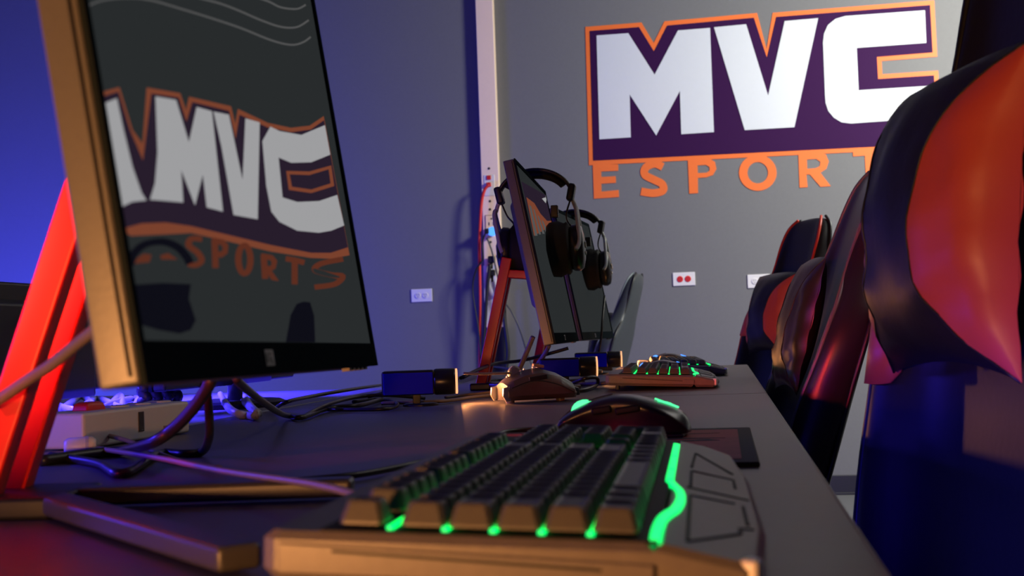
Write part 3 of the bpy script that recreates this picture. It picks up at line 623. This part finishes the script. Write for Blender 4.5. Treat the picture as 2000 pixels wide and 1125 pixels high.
def mouse_angular(loc, rz, label):
    o = thing('angular_mouse', label, 'mouse', loc, rz, 'computer mice')
    # +x = front; faceted wedge shell
    prof = [(-0.060, 0.016, 0.020), (-0.052, 0.026, 0.030), (-0.030, 0.036, 0.035), (0.0, 0.043, 0.034), (0.028, 0.040, 0.033), (0.048, 0.033, 0.033), (0.058, 0.026, 0.030)]
    rings = []
    for x, z, hw in prof:
        rings.append([Vector((x, y*hw, zz)) for y, zz in ((-0.75, 0.004), (-1.0, 0.010), (-0.97, z*0.55), (-0.72, z*0.86), (-0.16, z), (0.16, z), (0.72, z*0.86), (0.97, z*0.55), (1.0, 0.010), (0.75, 0.004))])
    obj('shell', G().loft(rings), mat('bronze_grey_plastic', (0.075, 0.062, 0.055), 0.32, noise=0.08, nscale=150), o, bevel=0.003)
    tl = G().loft([[Vector((-0.060+k, y*s_, zz*s2_+0.006)) for y, zz in ((-0.020,0),(0.020,0),(0.013,0.014),(-0.013,0.014))] for k, s_, s2_ in ((0.012,1,1),(-0.010,0.55,0.7))])
    obj('tail_wedge', tl, blacks, o, bevel=0.002)
    for sg in (-1, 1):
        obj('side_line', G().tube([(0.055, sg*0.0335, 0.020), (0.02, sg*0.0365, 0.028), (-0.02, sg*0.036, 0.022), (-0.05, sg*0.031, 0.011)], 0.0007, 6), grooveM, o)
        obj('front_fin', G().add([Vector((x, sg*(0.022+dy), z)) for dy in (0, 0.005) for x, z in ((0.056,0.022),(0.066,0.020),(0.067,0.010),(0.062,0.003),(0.054,0.003))], [(0,1,2,3,4),(9,8,7,6,5),(0,5,6,1),(1,6,7,2),(2,7,8,3),(3,8,9,4),(4,9,5,0)]), chromeM, o, bevel=0.0008)
        obj('side_button', G().box((0.012, sg*0.035, 0.031), (0.030, 0.003, 0.006), Matrix.Rotation(R(6), 3, 'Y')), blackp, o, bevel=0.001)
    obj('scroll_wheel', G().lathe([(0.009,-0.004),(0.011,-0.003),(0.011,0.003),(0.009,0.004)], (0.036, 0, 0.036), (0,1,0), 16), chromeM, o)
    for k in range(6):
        obj('top_stud', G().lathe([(0.0022, 0), (0.0022, 0.0015), (0.001, 0.0025)], (0.05-k*0.011, -0.006 if k % 2 else 0.004, 0.0325+0.0023*min(k, 4)+(0.001 if k>1 else 0)), (0,0,1), 8), whiteP, o)
    obj('top_switch', G().box((-0.004, 0.0, 0.0455), (0.018, 0.008, 0.004), Matrix.Rotation(R(-8), 3, 'Y')), cableG, o, bevel=0.001)
    for x in (-0.04, 0.045): obj('glide_foot', G().lathe([(0.007, 0), (0.007, 0.004), (0.006, 0.005)], (x, 0, 0), (0,0,1), 14), cableG, o)
    return o
p = onz(1045, 786)
ma = mouse_angular((p.x, p.y+0.02, DZ), R(180+32), 'angular bronze lit mouse with silver details on the orange lit desk')
ma.scale = (1, 1, 1.22)

ringE = mat('orange_lit_ring', (0.6, 0.4, 0.25), 0.4, emit=(1.0, 0.45, 0.2), es=1.2)
# ------------------------------------------------------------------ boxy desk lights
def desklight(px, py, label, power, rz=0.0):
    p = onz(px, py)
    o = thing('desk_light', label, 'desk lamp', p, rz, 'boxy orange desk lights')
    l = bpy.data.lights.new('desk_light_beam', 'AREA'); l.shape = 'DISK'; l.size = 0.03; l.energy = power; l.color = (1.0, 0.36, 0.10)
    lo = bpy.data.objects.new('desk_light_beam', l); C.objects.link(lo); lo.parent = o; lo.location = (0.062, 0, 0.036); lo.rotation_euler = (0, R(-90), 0)
    zc = 0.036
    obj('body', G().box((-0.018, 0, zc), (0.082, 0.036, 0.038)), blackp, o, bevel=0.004)
    for sy in (-1, 1): obj('blue_light_side', G().box((-0.018, sy*0.0182, zc-0.001), (0.076, 0.0012, 0.033)), blueP, o, bevel=0.002)
    obj('lens_barrel', G().lathe([(0.0195, 0), (0.0205, 0.003), (0.0205, 0.030), (0.019, 0.034)], (0.022, 0, zc), (1,0,0), 28), blacks, o, smooth=True)
    obj('front_ring', G().lathe([(0.0195, 0), (0.0198, 0.003), (0.016, 0.0035)], (0.055, 0, zc), (1,0,0), 28), ringE, o, smooth=True)
    obj('neck', G().box((-0.006, 0, 0.0105), (0.012, 0.010, 0.016)), blackp, o, bevel=0.001)
    obj('foot', G().lathe([(0.028, 0), (0.028, 0.002), (0.024, 0.004)], (0, 0, 0), (0,0,1), 28), blackp, o, smooth=False)
    return o
desklight(822, 792, 'boxy black desk light on a round foot, nearest, left of the angular mouse', 0.7, R(12))
desklight(1112, 752, 'boxy black desk light with glowing ring under the nearer headset monitor', 0.7, R(8))
desklight(1170, 731, 'small boxy desk light with glowing ring under the farthest monitor', 3.0, R(6))

# ------------------------------------------------------------------ power strip
pA, pB = onz(165, 880), onz(372, 846)
d = pB-pA; ln = 0.27; ang = math.atan2(d.y, d.x)
ps_ = thing('power_strip', 'white power strip with a red switch behind the near monitor', 'power strip', (pA+pB)/2, ang)
ln = d.length
obj('case', G().box((0, 0.03, 0.020), (ln, 0.060, 0.038)), whiteP, ps_, bevel=0.004)
obj('switch', G().loft([[Vector((-ln/2+0.055+x*k, 0.03+y*k, z)) for x, y in ((-0.018,-0.01),(0.018,-0.01),(0.018,0.01),(-0.018,0.01))] for k, z in ((1,0.038),(0.9,0.046),(0.6,0.048))]), redJ, ps_, bevel=0.002)
obj('label', G().box((0.0, -0.0005, 0.022), (0.010, 0.001, 0.022)), slotM, ps_)
obj('rating_line', G().box((0.09*ln/0.27, -0.0005, 0.012), (0.05, 0.001, 0.003)), cableG, ps_)
for k in range(3):
    f = obj('socket', G().lathe([(0.014, 0), (0.014, 0.0015), (0.012, 0.002)], (0.0+k*0.045, 0.03, 0.0388), (0,0,1), 16), whiteP, ps_)
    obj('slot', G().box((k*0.045-0.004, 0.03, 0.0409), (0.002, 0.007, 0.0006)).box((k*0.045+0.004, 0.03, 0.0409), (0.002, 0.007, 0.0006)), slotM, f)
p = onz(158, 858, DZ+0.016)
uw = thing('white_plug', 'small white plug lying at the end of the power strip', 'plug', (p.x, p.y, DZ))
obj('body', G().lathe([(0.006, 0), (0.009, 0.004), (0.0095, 0.026), (0.007, 0.03)], (-0.01, -0.015, 0.0096), (1, 0.5, 0), 16), whiteP, uw, smooth=True)
obj('collar', G().lathe([(0.010, 0), (0.010, 0.003)], (0.008, -0.006, 0.0096), (1, 0.5, 0), 16), cableW, uw)

# ------------------------------------------------------------------ racing chairs
def chair(px, py, depth, phi, label, red, pillow, shell=None, dz=0.0, rec=R(14), pf=0.062, wk=1.0):
    """placed so that the lumbar pillow sits at the pixel/depth; local -x faces the desk, phi turns the chair towards the camera"""
    PZ = 0.925+dz
    p = pix(px, py, depth)
    o = thing('gaming_chair', label, 'chair', (0,0,0), phi, 'racing style chairs')
    Mr = Matrix.Rotation(phi, 4, 'Z')
    q = Vector((p.x, p.y, 0)) - (Mr @ Vector((-0.075, 0, 0))); o.location = (q.x, q.y, 0)
    shell = shell or leather
    # sections: (t, half width, bolster forward, centre thickness)
    SEC = [(0.00,0.185,0.020,0.050),(0.06,0.225,0.045,0.055),(0.18,0.245,0.060,0.055),(0.32,0.245,0.060,0.055),(0.44,0.235,0.055,0.055),(0.53,0.245,0.050,0.05),(0.61,0.245,0.045,0.05),(0.67,0.220,0.035,0.05),(0.73,0.165,0.025,0.05),(0.80,0.140,0.018,0.05),(0.90,0.135,0.012,0.045),(0.965,0.118,0.006,0.038),(1.0,0.085,0.0,0.02)]
    SEC = [(a, b*wk, c, d) for a, b, c, d in SEC]
    L = 0.785/math.cos(rec); Z0 = 0.44+dz
    tp = (PZ-Z0)/0.785; sh = tp*L*math.sin(rec)
    def Bc(y, f, t): return Vector((t*L*math.sin(rec) - sh - f*math.cos(rec), y, Z0 + t*0.785))
    rings = []
    for t, w, bf, th in SEC:
        fr = [(-1.0, -0.2*th), (-0.99, bf*0.9+th*0.2), (-0.90, bf+th*0.5), (-0.76, bf*0.85+th*0.5), (-0.62, th*0.5+bf*0.12), (-0.3, th*0.5), (0, th*0.5), (0.3, th*0.5), (0.62, th*0.5+bf*0.12), (0.76, bf*0.85+th*0.5), (0.90, bf+th*0.5), (0.99, bf*0.9+th*0.2), (1.0, -0.2*th)]
        bk = [(0.88, -0.5*th), (0.4, -0.62*th), (0, -0.66*th), (-0.4, -0.62*th), (-0.88, -0.5*th)]
        rings.append([Bc(a*w, f, t) for a, f in fr+bk])
    obj('backrest', G().loft(rings), shell, o, sub=2)
    for sg in (-1, 1):
        pts = [Bc(sg*(w*0.90), bf*0.90+th*0.46, t) for t, w, bf, th in SEC[1:]]
        obj('piping', G().tube(pts, 0.0045, 6, 4), redP if red == 2 else blackp if red == 1 else greyP, o, smooth=True)
        pts = [Bc(sg*(w*0.965), -0.20*th, t) for t, w, bf, th in SEC[1:]]
        obj('rear_piping', G().tube(pts, 0.005, 6, 4), blackp, o, smooth=True)
        pts = [Bc(sg*(w*0.60), th*0.5+bf*0.10+0.001, t) for t, w, bf, th in SEC[1:8]]
        obj('seam', G().tube(pts, 0.003, 6, 4), blackp if not red else cableG, o, smooth=True)
        if red:
            a0, a1 = (5, 9) if red == 2 else (4, 7)
            rr_ = []
            for t, w, bf, th in SEC[a0:a1]:
                rr_.append([Bc(sg*w*a, f+0.004, t) for a, f in ((0.70, th*0.5+bf*0.5), (0.78, bf*0.88+th*0.5), (0.90, bf+th*0.5), (0.99, bf*0.9+th*0.2))])
            oo = obj('shoulder_panel', G().loft(rr_, cap=False, closed=False), redL, o, sub=1); so = oo.modifiers.new('solid', 'SOLIDIFY'); so.thickness = 0.006; so.offset = 0
    # lumbar pillow: black middle, lens shaped side panels running out into drooping corner points
    hw, hh = 0.135, 0.128
    cx = Bc(0, 0, tp).x - 0.075
    def pil(u, v, front):   # u across -1..1, v up -1..1
        puff = max((1-abs(u)**2.4)*(1-abs(v)**2.2), 0)**0.55
        k = 1 - 0.10*(1-abs(v)**2)*abs(u)**3; k2 = 0.90 + 0.10*abs(u)**2 if v < 0 else 0.9 + 0.10*abs(u)**2
        if v > 0: k2 = 1.0 - 0.05*abs(u)**2
        wr = 0.0035*math.sin(u*11+v*6)*math.sin(v*8-u*4)*(1-abs(v)**3)*min(1, abs(u)*1.6) + 0.002*math.sin(17*u*v+3*v)*puff
        y = u*hw*k; z = v*hh*(1-(1-k2)*abs(v)**2)
        f = (pf*puff + wr) if front else -0.030*puff
        return Vector((cx - f + z*math.tan(rec)*0.8, y, PZ + z))
    def us(u, v): return u if abs(u) > 0.9 else math.copysign(0.40+0.585*abs(v)**2.6, u)
    def patch(u0, u1, front, nu=10, nv=20):
        g = G(); vs = []
        for j in range(nv+1):
            v = -1+2*j/nv; a_, b_ = us(u0, v), us(u1, v); vs += [pil(a_+(b_-a_)*i/nu, v, front) for i in range(nu+1)]
        return g.add(vs, [(j*(nu+1)+i, j*(nu+1)+i+1, (j+1)*(nu+1)+i+1, (j+1)*(nu+1)+i) for j in range(nv) for i in range(nu)])
    c1 = obj('lumbar_pillow', patch(-0.46, 0.46, True), leather, o, smooth=True)
    obj('pillow_back', patch(-1, 1, False, 16, 12), leather, c1, smooth=True)
    for u0, u1 in ((-1, -0.46), (0.46, 1)):
        obj('pillow_side_panel', patch(u0, u1, True, 9, 20), redL if pillow else leather2, c1, smooth=True)
    for u in (-0.46, 0.46):
        obj('pillow_seam', G().tube([pil(us(u, -1+2*j/16), -1+2*j/16, True) for j in range(17)], 0.0012, 6, 2), blackp, c1, smooth=True)
    xb = Bc(0, 0, 0).x
    rg = []
    for k, (x, w, z0_, z1_) in enumerate([(0.02,0.19,0.40,0.455),(-0.06,0.235,0.385,0.465),(-0.25,0.255,0.385,0.462),(-0.42,0.25,0.385,0.468),(-0.49,0.225,0.395,0.455)]):
        rg.append([Vector((x+xb+0.02, a*w, z+dz)) for a, z in ((-0.9, z0_), (-1, (z0_+z1_)/2), (-0.93, z1_+0.035), (-0.75, z1_+0.03), (-0.6, z1_), (0, z1_), (0.6, z1_), (0.75, z1_+0.03), (0.93, z1_+0.035), (1, (z0_+z1_)/2), (0.9, z0_), (0, z0_))])
    obj('seat', G().loft(rg), shell, o, sub=2)
    xs = xb-0.20
    obj('seat_mechanism', G().box((xs, 0, 0.36+dz), (0.26, 0.16, 0.05)), blackp, o, bevel=0.006)
    obj('gas_lift', G().cyl((xs,0,0.09), (xs,0,0.22), 0.028, 18).cyl((xs,0,0.21), (xs,0,0.345+dz), 0.018, 18), blackp, o)
    for sg in (-1, 1):
        obj('recline_hinge', G().box((xb+0.01, sg*0.235, 0.45+dz), (0.10, 0.012, 0.10)), blackp, o, bevel=0.008)
    for k in range(5):
        a_ = 2*math.pi*k/5+0.3; dx, dy = math.cos(a_), math.sin(a_)
        obj('base_leg', G().loft([[Vector((xs+dx*r_-dy*s_*w_/2, dy*r_+dx*s_*w_/2, z_+e*h_/2)) for s_, e in ((-1,-1),(1,-1),(1,1),(-1,1))] for r_, w_, z_, h_ in ((0.02,0.06,0.105,0.05),(0.30,0.035,0.078,0.028))]), blackp, o, bevel=0.004)
        cc = Vector((xs+dx*0.30, dy*0.30, 0.029))
        obj('caster', G().lathe([(0.022,-0.022),(0.028,-0.018),(0.028,-0.005),(0.014,-0.003),(0.014,0.003),(0.028,0.005),(0.028,0.018),(0.022,0.022)], cc, (-dy, dx, 0), 16), blackp, o)
    return o
ch1 = chair(1866, 455, 1.06, R(12), 'black gaming chair with orange red pillow panels, nearest at the right edge', 1, True, rec=R(6), wk=0.86)
ch2 = chair(1562, 630, 2.48, R(6), 'all black gaming chair seen from its side behind the desk edge', 0, False, leather2, dz=-0.08, rec=R(18), pf=0.036)
ch3 = chair(1510, 608, 4.05, R(24), 'black gaming chair with bright red panels and piping by the desk end', 2, True, dz=-0.04)
ch4 = chair(1180, 640, 5.85, R(-6), 'far dark grey gaming chair near the wall beyond the monitors', 0, False, mat('dark_grey_leatherette', (0.04,0.048,0.052), 0.42, noise=0.1, nscale=60, bump=0.08), dz=-0.12, rec=R(17))

# ------------------------------------------------------------------ the opposite row, behind the near monitor
od = thing('opposite_desk', 'desk of the opposite row glimpsed blue lit behind the near monitor', 'desk', (-1.12, 1.85, 0))
obj('desktop', G().box((0, 0, DZ-0.0135-0.004), (0.76, 1.9, 0.027)), paleDesk, od, bevel=0.002)
for sx in (-1, 1):
    for sy in (-1, 1): obj('leg', G().box((sx*0.32, sy*0.88, (DZ-0.0315)/2), (0.04, 0.04, DZ-0.0315)), blackp, od, bevel=0.003)
def backmon(y0, y1, x, z0, z1, label):
    o = thing('dark_monitor', label, 'monitor', (x, (y0+y1)/2, DZ-0.004), 0, 'monitors of the opposite row')
    l = y1-y0; zz = DZ-0.004
    obj('rear_case', G().box((0, 0, (z0+z1)/2-zz), (0.022, l, z1-z0)), blackp, o, bevel=0.004)
    obj('bezel', G().box((-0.014, 0, (z0+z1)/2-zz), (0.006, l, z1-z0)), bezelM, o)
    obj('screen', G().box((-0.0175, 0, (z0+z1)/2-zz+0.01), (0.001, l-0.02, z1-z0-0.04)), scrK, o)
    obj('rear_bulge', G().loft([[Vector((xx, yy*k, (z0+z1)/2-zz+q*k)) for yy, q in ((-0.17,-0.08),(0.17,-0.08),(0.17,0.05),(-0.17,0.05))] for k, xx in ((1,0.010),(0.85,0.022))]), blackp, o, bevel=0.003)
    obj('stand_neck', G().cyl((0.012, -0.02, 0.012), (0.02, -0.02, z0-zz+0.10), 0.013, 14), mat('dull_grey_tube', (0.10,0.10,0.11), 0.35, noise=0.05), o, smooth=True)
    obj('stand_base', G().lathe([(0.10, 0), (0.10, 0.008), (0.09, 0.012)], (0.0, -0.02, 0.0), (0,0,1), 28), blackp, o)
backmon(1.18, 1.76, -0.86, DZ+0.050, DZ+0.19, 'low dark monitor of the opposite row at the left edge, seen from behind')
backmon(1.86, 2.46, -0.86, DZ+0.036, DZ+0.19, 'low dark monitor of the opposite row hidden behind the near screen')
for k, (px, py) in enumerate(((283, 812), (304, 811), (325, 810), (343, 808))):
    p = onz(px, py, DZ-0.004); q = pix(px-2, 752, (p-CAM).dot(fw))
    cable(['leftmost', 'second', 'third', 'rightmost'][k]+' of four thick wavy black cords standing behind the power strip', [p, p.lerp(q, 0.2)+Vector((0.006,0.0,0)), p.lerp(q, 0.4)-Vector((0.004,0,0)), p.lerp(q, 0.6)+Vector((0.004,0,0)), p.lerp(q, 0.8)-Vector((0.003,0,0)), q, q+Vector((-0.02,0.01,0.05))], 0.0095)
for k, (P, lb) in enumerate(([[(120,800),(160,775),(200,800),(235,772),(240,815)], 'pale cord coiled at the left on the blue lit opposite desk'], [[(430,770),(450,800),(485,812),(500,806),(470,780)], 'pale cord looped right of the power strip on the opposite desk'],
        [[(180,812),(215,790),(262,778),(300,786)], 'pale cord curving behind the red stand leg on the opposite desk'], [[(478,775),(490,795),(505,808)], 'short pale cord standing at the rim of the opposite desk'], [[(110,790),(150,800),(190,778),(250,800),(270,780)], 'pale tangled cord under the dark monitor at the left'])):
    cable(lb, [onz(a, b, DZ+0.004+0.006*(i % 2)) for i, (a, b) in enumerate(P)], 0.006, cableW)

# ------------------------------------------------------------------ cables on the near desk
m1b = lambda s, t: M1 @ T1(s, MT+0.01, t)
cable('orange lit cable running from the left to the foreground keyboard', [on(-40,868),on(60,862),on(160,872,0.006),on(300,893,0.01),on(430,919,0.014),on(600,944,0.018),pix(680,962,0.72),pix(716,978,0.66)], 0.0026, cableG)
cable('brown cable curving over the power strip front', [on(-30,850),on(100,842,0.012),on(180,846,0.012),on(240,858,0.01),on(290,878,0.006),on(350,900,0.003),on(430,915,0.003)], 0.0026, cableG)
def dep(p): return (p-CAM).dot(fw)
cable('thick black cable dropping from the near monitor to the left', [pix(412,735,1.02),pix(408,752,1.02),pix(375,800,1.05),pix(335,840,1.08),pix(295,865,1.10),on(240,880,0.006),on(180,886,0.005),on(80,900,0.005)], 0.0052)
cable('black cable hanging straight under the near monitor and bending left', [pix(404,740,1.10),pix(405,770,1.10),pix(409,820,1.12),pix(408,855,1.14),on(395,882,0.005),on(360,886,0.004),on(310,886,0.004),on(240,925,0.004),on(190,905,0.004),on(100,890,0.004)], 0.0040)
cable('black cable sagging from the near monitor to the tangle on the right', [pix(462,738,1.05),pix(468,748,1.08),pix(500,775,1.25),pix(540,803,1.45),on(562,812,0.006),on(590,815,0.005),on(640,798,0.005),on(700,792,0.006),on(745,780,0.006)], 0.0038)
cable('thick brown lit cable crossing in front of the red stand legs', [pix(190,640,0.72),pix(150,672,0.74),pix(100,712,0.76),pix(50,745,0.78),pix(-30,800,0.80)], 0.0036, cableG)
cable('black cable lying along the back of the foreground keyboard', [on(480,948,0.004),on(600,937,0.004),on(706,926,0.004),on(820,903,0.004),on(914,877,0.004),on(960,855,0.004),on(990,843,0.004),on(1047,838,0.004)], 0.0026)
L = [([(535,800),(560,785),(620,772),(690,760),(745,752)], 'upper thin black cable arcing to the nearest desk light', 0.0030, 0.02),
     ([(590,815),(640,790),(700,775),(760,772),(830,778)], 'thin black cable under the arcing one, left of the nearest desk light', 0.0030, 0.012),
     ([(640,800),(700,800),(760,798),(775,788),(740,780),(690,785)], 'black cable loop lying left of the nearest desk light foot', 0.0030, 0.004),
     ([(720,775),(780,760),(850,745),(905,738)], 'black cable running behind the nearest desk light', 0.0030, 0.012),
     ([(745,788),(800,786),(870,783),(930,775),(1000,768)], 'taupe cable lit orange between the nearest desk light and the angular mouse', 0.0030, 0.004)]
for P, lb, r, lift in L:
    cable(lb, [on(a, b, lift if 0 < i < len(P)-1 else 0.004) for i, (a, b) in enumerate(P)], r, cableG if 'taupe' in lb else None)
cable('grey cord stretched behind the angular mouse to the nearest desk light', [pix(905,729,1.95),pix(940,730,1.95),pix(985,729,1.96),pix(1000,728,1.97)], 0.0020, cableG)
cable('taupe mouse cord running left from the angular mouse', [on(985,762,0.010),on(950,767,0.006),on(905,772,0.003),on(870,776,0.003)], 0.0026, cableG)
cable('brown cable rising to the nearer distant monitor', [on(1008,738,0.02),pix(1015,720,2.45),pix(1030,685,2.45),pix(1041,658,2.44)], 0.0050, cableG)
cable('second brown cable rising right of the angular mouse', [on(1040,735,0.02),pix(1050,712,2.6),pix(1065,690,2.55),pix(1072,676,2.5)], 0.0045, cableG)
cable('black cable swinging under the nearer distant monitor', [pix(900,738,2.3),pix(960,712,2.5),pix(1020,704,2.6),pix(1075,690,2.6),pix(1110,680,2.6)], 0.0035)
cable('black cable coiled on the desk behind the angular mouse', [on(905,738,0.01),on(950,718,0.02),on(1000,722,0.03),on(1030,735,0.015),on(985,742,0.005),on(940,745,0.005)], 0.0035)
cable('black looped cable between the angular mouse and the distant keyboard', [on(1105,755,0.004),on(1140,740,0.02),on(1165,738,0.02),on(1165,752,0.006),on(1140,762,0.004),on(1110,763,0.004)], 0.0035)
cable('taupe flat cord leading into the distant keyboard', [on(1105,752,0.004),on(1150,750,0.006),on(1196,748,0.010)], 0.0042, cableG)
cable('thin black headset cord hanging from the farther headset', [pix(1181,578,3.27),pix(1177,620,3.22),pix(1174,660,3.2),pix(1168,695,3.2)], 0.0030)
